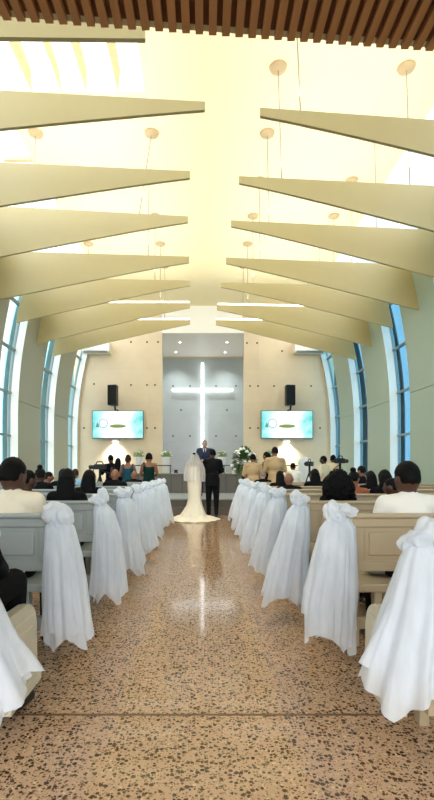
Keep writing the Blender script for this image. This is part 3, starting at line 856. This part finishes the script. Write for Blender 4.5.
    # clothes
    if dress is None:
        bm = B(); torso(bm, .016)
        if sleeve == 'long': arm(bm, .015)
        elif sleeve == 'short': arm(bm, .018, .62)
        cap(bm, U(0, -.015, 1.41), U(0, -.008, 1.475), .072*k, .062*k)
        if jacket:
            for i in (-1, 1): ell(bm, U(i*.15, -.01, 1.42), (.075*k, .08*k, .045*k))
            cyl(bm, U(0, 0, .80), U(0, 0, 1.1), .185*k, .155*k, 24)
        obj('jacket' if jacket else 'shirt', remeshed(bm, .013, 3), M[top], t, True)
        bm = B(); legs(bm, .018); ell(bm, U(0, 0, .95), (.172*k, .125*k, .12*k))
        obj('trousers', remeshed(bm, .014, 3), M[bottom], t, True)
        bm = B()
        for i in (-1, 1):
            cap(bm, ank[i] - Vector((0, .03*k, .045*k)), toe[i] + Vector((0, .02*k, 0)), .046*k, .040*k)
        bm = remeshed(bm, .012, 1)
        for v in bm.verts: v.co.z = max(v.co.z, .002)
        obj('shoes', bm, M['shoe'], t, True)
    elif dress == 'long':
        bm = B()
        prof = [(.02, .26, .24), (.3, .22, .19), (.6, .185, .15), (.88, .18, .13), (.98, .172, .125), (1.12, .130, .108), (1.24, .150, .128), (1.34, .152, .12), (1.36, .14, .10)]
        rings = []
        for zz, rx, ry in prof:
            ring = []
            for q in range(48):
                an = 2*PI*q/48; w = 1 + .05*math.sin(9*an)*max(0, (1 - zz))
                ring.append(bm.verts.new(U(0, 0, .95) + Vector((rx*k*w*math.cos(an), ry*k*w*math.sin(an), (zz - .95)*k))))
            rings.append(ring)
        for a, b in zip(rings, rings[1:]):
            for q in range(48): bm.faces.new((a[q], a[(q+1) % 48], b[(q+1) % 48], b[q]))
        bm.faces.new(rings[0]); 
        for i in ((-1,) if sleeve == 'one' else (-1, 1)):
            cap(bm, U(i*.09, -.09, 1.30), U(i*.13, -.02, 1.455), .035*k, .03*k); cap(bm, U(i*.13, -.02, 1.455), U(i*.09, .09, 1.31), .03*k, .03*k)
        obj('dress', bm, M[top], t, True)
    # hair
    if hair != 'bald':
        bm = B()
        vs = ell(bm, (0, 0, 0), (1, 1, 1), sub=5 if hair == 'afro' else 4)
        big = {'afro': 1.55, 'long': 1.10, 'short': 1.055, 'crop': 1.03, 'bun': 1.08}.get(hair, 1.06)
        for v in vs:
            p = v.co.copy()
            hl = -.38 + (.55 + .38) * max(0, (p.y + .35) / 1.35) ** 1.1
            nz_ = 1 + (.02 if hair in ('short', 'crop') else .04) * noise.noise(p*5)
            if hair == 'afro':
                kk = 1.62 + .18*noise.noise(p*3) + .16*noise.noise(p*8) + .14*noise.noise(p*17)
                if p.z < -.45: kk *= 1.1
                if p.y > .35 and p.z < .45: kk = .9
                v.co = Vector((p.x*kk*(1.42 - .28*p.z), p.y*kk*1.1 - .3, p.z*kk*1.05 - .22)) if kk > 1 else p*kk
            elif p.z > hl:
                f = min(1, (p.z - hl)*5); rr = .97 + (big - .97)*f
                if hair == 'short' and p.z > .3: rr *= 1.03
                v.co = p*rr*nz_
            else: v.co = p*.9
        for v in vs: v.co = Hh(v.co)
        if hair == 'long':
            n_ = 8
            for q in range(n_):
                f = q/(n_-1)
                c = hc + R @ Vector((0, -.045*k - .05*k*f, .02*k - (long_to + .05)*k*f))
                ell(bm, c, (hr.x*(1.08 + .28*math.sin(PI*min(1, f*.9))), hr.y*(.80 - .25*f), hr.z*.55), (0, 0, turn), 2)
            bm = remeshed(bm, .012, 1)
        elif hair == 'bun':
            ell(bm, Hh((0, -.75, .75)), (.045*k, .045*k, .04*k)); ell(bm, Hh((0, -.6, -.45)), (hr.x*.6, hr.y*.5, hr.z*.35))
        elif hair == 'topknot':
            ell(bm, Hh((0, -.2, 1.15)), (.045*k, .045*k, .04*k))
        obj('hair', bm, M[hairm], t, True)
    return t

def seated(label, px, ytop, row, s, **kw):
    d = DR(row) + .05 + .15
    zt = ZZ(ytop, d); k = (zt - .555) / .87
    k = max(.55, min(1.08, k))
    return person(label, XX(px, d), d, 0, kw.pop('rz', 0), 'sit', k, arms=kw.pop('arms', 'lap'), **kw)
def standing(label, px, ytop, d, floor=0.0, **kw):
    zt = ZZ(ytop, d); k = (zt - floor) / 1.72
    return person(label, XX(px, d), d, floor, kw.pop('rz', 0), 'stand', k, **kw)

GS = 'seated guests in the pews'
# left side of the aisle
seated('man in cream shirt with short black hair, seated second pew left', 12, 458, 1, -1, skin='skindark', hair='short', top='shirtcream', head=1.12, group=GS, turn=-.35)
seated('young guest with dark face, mostly hidden behind the cream-shirted man', 27, 470, 2, -1, skin='skindark', hair='crop', top='blackcloth', female=True, group=GS, rz=-.6)
seated('woman with long straight black hair in black, third pew left', 67, 469, 2, -1, skin='skin', hair='long', top='blackcloth', female=True, group=GS, head=1.08)
seated('woman with black hair over a black top, fourth pew left', 89, 470, 3, -1, skin='skin', hair='long', top='blackcloth', female=True, group=GS, head=1.12, long_to=.2)
seated('guest with black topknot, near the left wall windows', 40, 468, 4, -1, skin='skindark', hair='topknot', top='blackcloth', female=True, group=GS, head=1.1)
seated('guest with brown face turned sideways, beside the topknot', 48, 472, 5, -1, skin='skin', hair='short', top='rust', group=GS, rz=-1.1)
seated('dark haired man, just beyond the long straight black hair', 63, 469, 5, -1, skin='skindark', hair='short', top='blackcloth', group=GS, head=1.1)
seated('man in sky blue shirt with brown hair, left pews', 75, 469, 6, -1, skin='skin', hair='short', hairm='hairbrown', top='bluecloth', group=GS)
seated('bald man in black jacket, left pews by the aisle', 115, 469, 5, -1, skin='skin', hair='bald', top='blackcloth', jacket=True, group=GS)
seated('man with shaved head in dark jacket, below the teal dress', 134, 471, 7, -1, skin='skin', hair='bald', top='blackcloth', jacket=True, group=GS)
seated('guest in black trousers on the nearest left pew, head out of view', -60, 440, 0, -1, skin='skindark', hair='short', top='blackcloth', bottom='blackcloth', group=GS, female=True, rz=-.10)
# right side
seated('man in white shirt with tapered black hair, seated second pew right', 408, 462, 1, 1, skin='skindark', hair='short', top='shirt', head=1.10, group=GS, turn=.25)
seated('woman with big black curly hair, third pew right', 338, 474, 2, 1, skin='skindark', hair='afro', top='blackcloth', female=True, group=GS)
seated('small dark faced guest, beside the white-shirted man', 393, 478, 2, 1, skin='skindark', hair='crop', top='blackcloth', female=True, group=GS, rz=.8)
seated('woman with long glossy black hair, beyond the white-shirted man', 385, 470, 3, 1, skin='skin', hair='long', top='blackcloth', female=True, group=GS, head=1.1)
seated('guest in rust top, at the right picture edge', 441, 482, 2, 1, skin='skin', hair='bun', hairm='hairgrey', top='rust', female=True, group=GS)
seated('guest with round black hair, behind the big curly hair', 354, 471, 3, 1, skin='skin', hair='topknot', top='rust', female=True, group=GS, turn=-.7)
seated('woman with black hair in black, fifth pew right', 371, 471, 4, 1, skin='skin', hair='long', top='blackcloth', female=True, group=GS, long_to=.2)
seated('man with brown face in black, far along the right wall', 362, 466, 6, 1, skin='skin', hair='short', top='blackcloth', group=GS, rz=.5)
seated('woman with long black hair, in front of the white chair', 315, 469, 5, 1, skin='skin', hair='long', top='blackcloth', female=True, group=GS, head=1.1)
seated('man with bald reddish head, right pews by the aisle', 289, 473, 4, 1, skin='skin', hair='bald', top='blackcloth', group=GS)
seated('woman with short black hair, left of the bald reddish head', 280, 471, 5, 1, skin='skin', hair='long', top='blackcloth', female=True, group=GS, long_to=.15)
seated('man with cropped grey hair, below the shorter tan suit', 263, 471, 7, 1, skin='skinlight', hair='crop', hairm='hairgrey', top='blackcloth', jacket=True, group=GS)

GB = 'bridesmaids in green and teal'
standing('woman in emerald one-shoulder dress with black hair, left of the bride', 149, 453, 11.6, female=True, skin='skin', hair='short', top='green', dress='long', sleeve='one', arms='front', head=1.12, group=GB)
standing('woman in teal dress with brown hair up', 128, 455, 11.65, female=True, skin='skin', hair='bun', hairm='hairbrown', top='teal', dress='long', arms='front', group=GB)
standing('black haired woman in dark dress, beside the teal dress', 118, 458, 12.1, female=True, skin='skindark', hair='long', top='blackcloth', dress='long', arms='front', group=GB, long_to=.2)
standing('videographer in black behind the tripod camera on the left', 111, 455, 12.5, skin='skindark', hair='short', top='blackcloth', arms='hold', rz=.7)
GM = 'groomsmen in tan suits'
standing('shorter groomsman in tan suit by the white flowers', 253, 454, 11.6, skin='skin', hair='short', top='beige', bottom='beige', jacket=True, arms='front', group=GM)
standing('taller groomsman in tan suit', 275, 447, 11.6, skin='skin', hair='short', top='beige', bottom='beige', jacket=True, arms='front', group=GM)
standing('black haired woman between the two tan suits', 267, 452, 12.2, female=True, skin='skin', hair='long', top='blackcloth', dress='long', arms='front', rz=.8)
standing('person in white shirt with flat black hair, by the white chair', 293, 463, 11.9, skin='skindark', hair='short', top='shirt', arms='front')
standing('man in beige shirt facing the stage, near the right wall', 324, 456, 11.95, skin='skindark', hair='short', top='beigetop', bottom='beigetop', arms='front', rz=.9)
standing('cameraman in beige with a video camera, near the right wall', 333, 455, 12.45, skin='skindark', hair='short', top='beigetop', bottom='blackcloth', arms='hold', rz=-.5)
of = standing('officiant in navy suit facing the couple on the stage', 204.5, 440, 14.0, .44, skin='skinlight', hair='crop', hairm='hairgrey', top='navy', bottom='navy', jacket=True, arms='front', rz=PI, fine=True)
k_ = 1.0
bm = B(); prism(bm, [(-.055, 1.42), (.055, 1.42), (0, 1.18)], 'y', .125, .142); obj('shirt_front', bm, M['shirt'], of)
bm = B(); prism(bm, [(-.018, 1.41), (.018, 1.41), (.03, 1.2), (0, 1.16), (-.03, 1.2)], 'y', .143, .15); obj('necktie', bm, M['navy'], of)
gr = standing('groom in black suit standing beside the bride', 212.5, 449, 11.9, skin='skindark', hair='short', top='suit', bottom='suit', jacket=True, arms='front', fine=True)

# bride
DB = 11.85; kb = (ZZ(453, DB)) / 1.72
br = person('bride in ivory trumpet gown with veil and train', XX(194.5, DB), DB, 0, -.15, 'stand', kb, True, 'skin', 'bun', 'hair', top='gown', dress='none', arms='front', fine=True)
bm = B()
prof = [(.01, .42, .36, -.16), (.06, .36, .31, -.12), (.18, .29, .26, -.08), (.34, .215, .20, -.03), (.5, .175, .155, 0), (.7, .178, .145, 0), (.9, .19, .145, 0), (1.0, .178, .13, 0), (1.12, .135, .112, 0), (1.24, .150, .13, 0), (1.34, .150, .12, 0), (1.37, .13, .09, 0)]
rings = []
for zz, rx, ry, cy in prof:
    ring = []
    for q in range(64):
        an = 2*PI*q/64; w = 1 + .06*math.sin(11*an)*max(0, .5 - zz)*2
        ring.append(bm.verts.new((rx*kb*w*math.cos(an) - max(0, .3 - zz)*.1, ry*kb*w*math.sin(an) + cy*kb, zz*kb)))
    rings.append(ring)
for a, b in zip(rings, rings[1:]):
    for q in range(64): bm.faces.new((a[q], a[(q+1) % 64], b[(q+1) % 64], b[q]))
obj('gown', bm, M['gown'], br, True)
bm = B()                                             # train spread on the floor behind her
nr, ns = 9, 56
gridv = []
for i in range(nr):
    f = i/(nr - 1); ring = []
    for q in range(ns):
        an = 2*PI*q/ns; rr = .36 + f*.30
        hgt = .05*(1 - f) + .012 + .018*(1 + math.sin(13*an + 4*f))*(1 - f*.6)
        ring.append(bm.verts.new((rr*.95*math.cos(an)*(1 + .05*math.sin(5*an)) + .06*f, rr*1.0*math.sin(an) - .30*f - .12, hgt)))
    gridv.append(ring)
for a, b in zip(gridv, gridv[1:]):
    for q in range(ns): bm.faces.new((a[q], a[(q+1) % ns], b[(q+1) % ns], b[q]))
obj('train', bm, M['gown'], br, True)
bm = B()
pv = [(1.735, .02, .02), (1.71, .07, .08), (1.65, .108, .125), (1.55, .14, .15), (1.45, .21, .165), (1.3, .26, .19), (1.15, .275, .20), (.98, .27, .205)]
rings = []
for zz, rx, ry in pv:
    ring = []
    for q in range(49):
        an = PI*.98 + (PI*1.04)*q/48; w = 1 + .07*math.sin(16*an)*min(1, (1.735 - zz)*3)
        ring.append(bm.verts.new((rx*kb*w*math.cos(an), ry*kb*w*math.sin(an) + .01, zz*kb + .02*math.sin(4*an)*(1.735 - zz))))
    rings.append(ring)
for a, b in zip(rings, rings[1:]):
    for q in range(48): bm.faces.new((a[q], a[q+1], b[q+1], b[q]))
obj('veil', bm, M['veil'], br, True)

# ------------------------------------------------------------------ planters, flowers, rails
def leaf(bm, p, d, L, wd):
    p = Vector(p); d = Vector(d).normalized(); s_ = d.cross(Vector((.13, .31, .94))).normalized(); u = s_.cross(d)
    a = bm.verts.new(p); b = bm.verts.new(p + d*L*.5 + s_*wd + u*L*.06); c = bm.verts.new(p + d*L + u*(-.05*L)); e = bm.verts.new(p + d*L*.5 - s_*wd + u*L*.06); m_ = bm.verts.new(p + d*L*.5)
    bm.faces.new((a, b, m_)); bm.faces.new((b, c, m_)); bm.faces.new((a, m_, e)); bm.faces.new((m_, c, e))
def bloom(bm, c, r, rnd):
    for q in range(9):
        an = q*2.4; el = .2 + q*.13
        ell(bm, Vector(c) + Vector((math.cos(an)*math.cos(el), math.sin(an)*math.cos(el), math.sin(el)))*r*.5, (r*.55, r*.55, r*.4), (rnd.uniform(-.6, .6), rnd.uniform(-.6, .6), 0), 1)
pl_desc = {139: 'left of the emerald dress at the wall', 166: 'to the left of the bride', 222: 'to the right of the groom', 269.5: 'behind the tan suits'}
for px in (139, 166, 222, 269.5):
    d = 16.35 if 150 < px < 240 else 16.5
    base = 1.10 if 150 < px < 240 else .44
    x = XX(px, d)
    t = thing('planter', 'white planter of pale flowers %s' % pl_desc[px], 'planter', (x, d, base), 0, 'white planters along the stage')
    ztop = ZZ(457, d) - base
    bm = B(); lathe(bm, [(.11, 0), (.13, .02), (.15, ztop - .03), (.165, ztop), (.14, ztop), (.13, ztop - .06)], n=28); obj('pot', bm, M['pot'], t, True)
    rnd = random.Random(int(px))
    bm = B()
    for q in range(170):
        an = rnd.uniform(0, 2*PI); el = rnd.uniform(.05, 1.4)
        dr = Vector((math.cos(an)*math.cos(el), math.sin(an)*math.cos(el), math.sin(el)))
        leaf(bm, Vector((0, 0, ztop - .02)) + dr*rnd.uniform(.03, .16), dr + Vector((0, 0, .3)), rnd.uniform(.08, .17), .018)
    obj('foliage', bm, M['leafpale'], t)
    bm = B()
    for q in range(14):
        an = rnd.uniform(0, 2*PI); el = rnd.uniform(.3, 1.4); dr = Vector((math.cos(an)*math.cos(el), math.sin(an)*math.cos(el), math.sin(el)))
        ell(bm, Vector((0, 0, ztop)) + dr*Vector((1, 1, .8)).length*.13, (.028, .028, .024), None, 1)
    o = obj('blossom', bm, M['petal'], t, True); o['kind'] = 'stuff'
# large arrangement
d = 13.3; xx = XX(244, d)
t = thing('flower_arrangement', 'large white and green flower arrangement beside the tan suits', 'flowers', (xx, d, .44))
zc = ZZ(464, d) - .44
bm = B(); lathe(bm, [(.16, 0), (.15, .03), (.04, .08), (.035, .5), (.09, .62), (.10, .66)], n=20); obj('stand', bm, M['darkmetal'], t, True)
rnd = random.Random(9)
bm = B()
for q in range(650):
    an = rnd.uniform(0, 2*PI); el = rnd.uniform(-.9, 1.5); dr = Vector((math.cos(an)*math.cos(el), math.sin(an)*math.cos(el), math.sin(el)))
    leaf(bm, Vector((0, 0, zc)) + Vector((dr.x*.31, dr.y*.28, dr.z*.40))*rnd.uniform(.3, 1), dr + Vector((0, 0, -.2)), rnd.uniform(.09, .17), .026)
obj('foliage', bm, M['leaf'], t)
proto = None
for q in range(46):
    an = rnd.uniform(0, 2*PI); el = rnd.uniform(-.7, 1.4); dr = Vector((math.cos(an)*math.cos(el), math.sin(an)*math.cos(el), math.sin(el)))
    p = Vector((0, 0, zc)) + Vector((dr.x*.35, dr.y*.32, dr.z*.45))
    if proto is None:
        bm = B(); bloom(bm, (0, 0, 0), .055, rnd); proto = obj('bloom', bm, M['petal'], t, True); o = proto
    else:
        o = proto.copy(); C.objects.link(o); o.parent = t
    o.location = p; s_ = rnd.uniform(.8, 1.3); o.scale = (s_,)*3

for s, a, b in ((-1, XX(92, 15.75), XX(171.5, 15.75)), (1, XX(223, 15.75), XX(300, 15.75))):
    t = thing('altar_rail', 'thin dark metal rail on the stage, %s' % ('behind the bridesmaids' if s < 0 else 'behind the tan suits'), 'rail', (0, 15.78, 0), 0, 'stage rails')
    zr = ZZ(465.5, 15.78)
    bm = B(); box(bm, a, b, -.02, .02, zr - .015, zr + .015, .004); obj('handrail', bm, M['darkmetal'], t)
    n = 4
    for i in range(n):
        x = a + .04 + (b - a - .08)*i/(n - 1)
        zb = 1.10 if abs(x) < 2.47 else .44
        bm = B(); cyl(bm, (x, 0, zb), (x, 0, zr), .014, n=10); cyl(bm, (x, 0, zb), (x, 0, zb + .012), .04, n=14); obj('post', bm, M['darkmetal'], t)

# white upholstered chair on the stage side
d = 14.3
t = thing('armchair', 'white high-backed chair near the right screen', 'chair', (XX(303, d), d, .44))
hw = 6.5*d/F
bm = B(); box(bm, -hw, hw, -.25, .27, .30, .46, .03); obj('seat', bm, M['chairwhite'], t)
bm = B()
zt = ZZ(457, d) - .44
pr = [(-hw, .40)] + [(hw*math.cos(PI - PI*q/12), zt - .16 + .16*math.sin(PI*q/12)) for q in range(13)] + [(hw, .40)]
prism(bm, pr, 'y', -.30, -.20); bmesh.ops.bevel(bm, geom=bm.edges[:], offset=.02, segments=2, affect='EDGES'); obj('backrest', bm, M['chairwhite'], t)
for i in (-1, 1):
    bm = B(); box(bm, i*hw - .035, i*hw + .035, -.25, .25, .46, .62, .02); obj('armrest', bm, M['chairwhite'], t)
    for j in (-.2, .2):
        bm = B(); cyl(bm, (i*(hw - .05), j, 0), (i*(hw - .04), j, .31), .018, .028, 12); obj('leg', bm, M['chairwhite'], t)

# tripod cameras
def tripod(label, px, py, d, rz):
    x = XX(px, d); zc = ZZ(py, d)
    t = thing('video_camera', label, 'camera', (x, d, 0), rz, 'video cameras on tripods')
    bm = B(); box(bm, -.07, .07, -.16, .14, zc - .06, zc + .07, .015); obj('camera_body', bm, M['black'], t)
    bm = B(); cyl(bm, (0, .14, zc), (0, .30, zc), .045, .055, 18); obj('lens', bm, M['black'], t)
    bm = B(); tube(bm, [(0, -.1, zc + .07), (0, -.06, zc + .13), (0, .08, zc + .13), (0, .12, zc + .07)], .014); obj('carry_handle', bm, M['black'], t)
    bm = B(); tube(bm, [(0, -.05, zc - .1), (.12, -.45, zc - .22)], .012); obj('pan_bar', bm, M['darkmetal'], t)
    bm = B(); cyl(bm, (0, 0, zc - .35), (0, 0, zc - .06), .03, n=12); obj('column', bm, M['darkmetal'], t)
    for q in range(3):
        an = q*2*PI/3 + .5
        bm = B(); cap(bm, (0, 0, zc - .2), (.38*math.cos(an), .38*math.sin(an), .016), .018, .014); obj('leg', bm, M['darkmetal'], t)
tripod('black video camera on a tripod, by the left bridesmaids', 100, 467, 11.6, 1.2)
tripod('black video camera on a tripod, near the right wall', 340, 461, 12.1, -.9)
tripod('small dark camera on a tripod, beside the white chair', 309.5, 464, 12.9, 2.6)

# bag on the pew seat
d = DR(1) + .27
t = thing('handbag', 'silvery grey bag lying on the second pew seat right of the aisle', 'bag', (XX(378, d), d, .557))
bm = B()
vs = ell(bm, (0, 0, .055), (.10, .09, .055), None, 4)
for v in vs: v.co += v.co.normalized() * .02 * noise.noise(v.co*16); v.co.z = max(.0, v.co.z)
obj('pouch', bm, M['bag'], t, True)
bm = B(); tube(bm, [(-.06, 0, .09), (-.05, .02, .125), (0, .03, .14), (.05, .02, .125), (.06, 0, .09)], .007); obj('strap', bm, M['bag'], t, True)

# ------------------------------------------------------------------ sky and lamps
w = bpy.data.worlds.new('World'); sc.world = w; w.use_nodes = True
nt = w.node_tree; nt.nodes.clear()
N = nt.nodes.new; L = nt.links.new
out = N('ShaderNodeOutputWorld'); bg = N('ShaderNodeBackground'); L(bg.outputs[0], out.inputs[0])
tc = N('ShaderNodeTexCoord'); sp = N('ShaderNodeSeparateXYZ'); L(tc.outputs['Generated'], sp.inputs[0])
r1 = N('ShaderNodeMapRange'); r1.inputs[1].default_value = -.6; r1.inputs[2].default_value = .6; L(sp.outputs[0], r1.inputs[0])
hz = N('ShaderNodeMix'); hz.data_type = 'RGBA'; hz.inputs[6].default_value = (.95, .99, 1.02, 1); hz.inputs[7].default_value = (.34, .50, .60, 1)
L(r1.outputs[0], hz.inputs[0])
r2 = N('ShaderNodeMapRange'); r2.inputs[1].default_value = .35; r2.inputs[2].default_value = .75; L(sp.outputs[2], r2.inputs[0])
up = N('ShaderNodeMix'); up.data_type = 'RGBA'; up.inputs[7].default_value = (1.15, 1.17, 1.18, 1)
L(r2.outputs[0], up.inputs[0]); L(hz.outputs[2], up.inputs[6])
r3 = N('ShaderNodeMapRange'); r3.inputs[1].default_value = .1; r3.inputs[2].default_value = -.6; L(sp.outputs[1], r3.inputs[0])
bk = N('ShaderNodeMix'); bk.data_type = 'RGBA'; bk.inputs[7].default_value = (2.3, 2.45, 2.6, 1)
L(r3.outputs[0], bk.inputs[0]); L(up.outputs[2], bk.inputs[6])
L(bk.outputs[2], bg.inputs[0]); bg.inputs[1].default_value = 1.35

# ------------------------------------------------------------------ camera
cam = bpy.data.cameras.new('camera'); co = bpy.data.objects.new('camera', cam); C.objects.link(co)
co.location = (0, 0, EYE); co.rotation_euler = (PI/2, 0, 0)
cam.sensor_fit = 'VERTICAL'; cam.sensor_height = 36; cam.lens = 36 * F / 800
cam.shift_x = (217 - VX) / 800; cam.shift_y = (VY - 400) / 800
cam.clip_start = .05; cam.clip_end = 200
sc.camera = co
vs = sc.view_settings
sc.display_settings.display_device = 'sRGB'
vs.view_transform = 'Standard'; vs.look = 'None'; vs.gamma = 1; vs.use_curve_mapping = False
vs.exposure = 0.5
sc.cycles.max_bounces = 8; sc.cycles.diffuse_bounces = 5; sc.cycles.transparent_max_bounces = 16
sc.cycles.caustics_reflective = False; sc.cycles.caustics_refractive = False
sc.cycles.sample_clamp_indirect = 6
sc.cycles.use_denoising = True
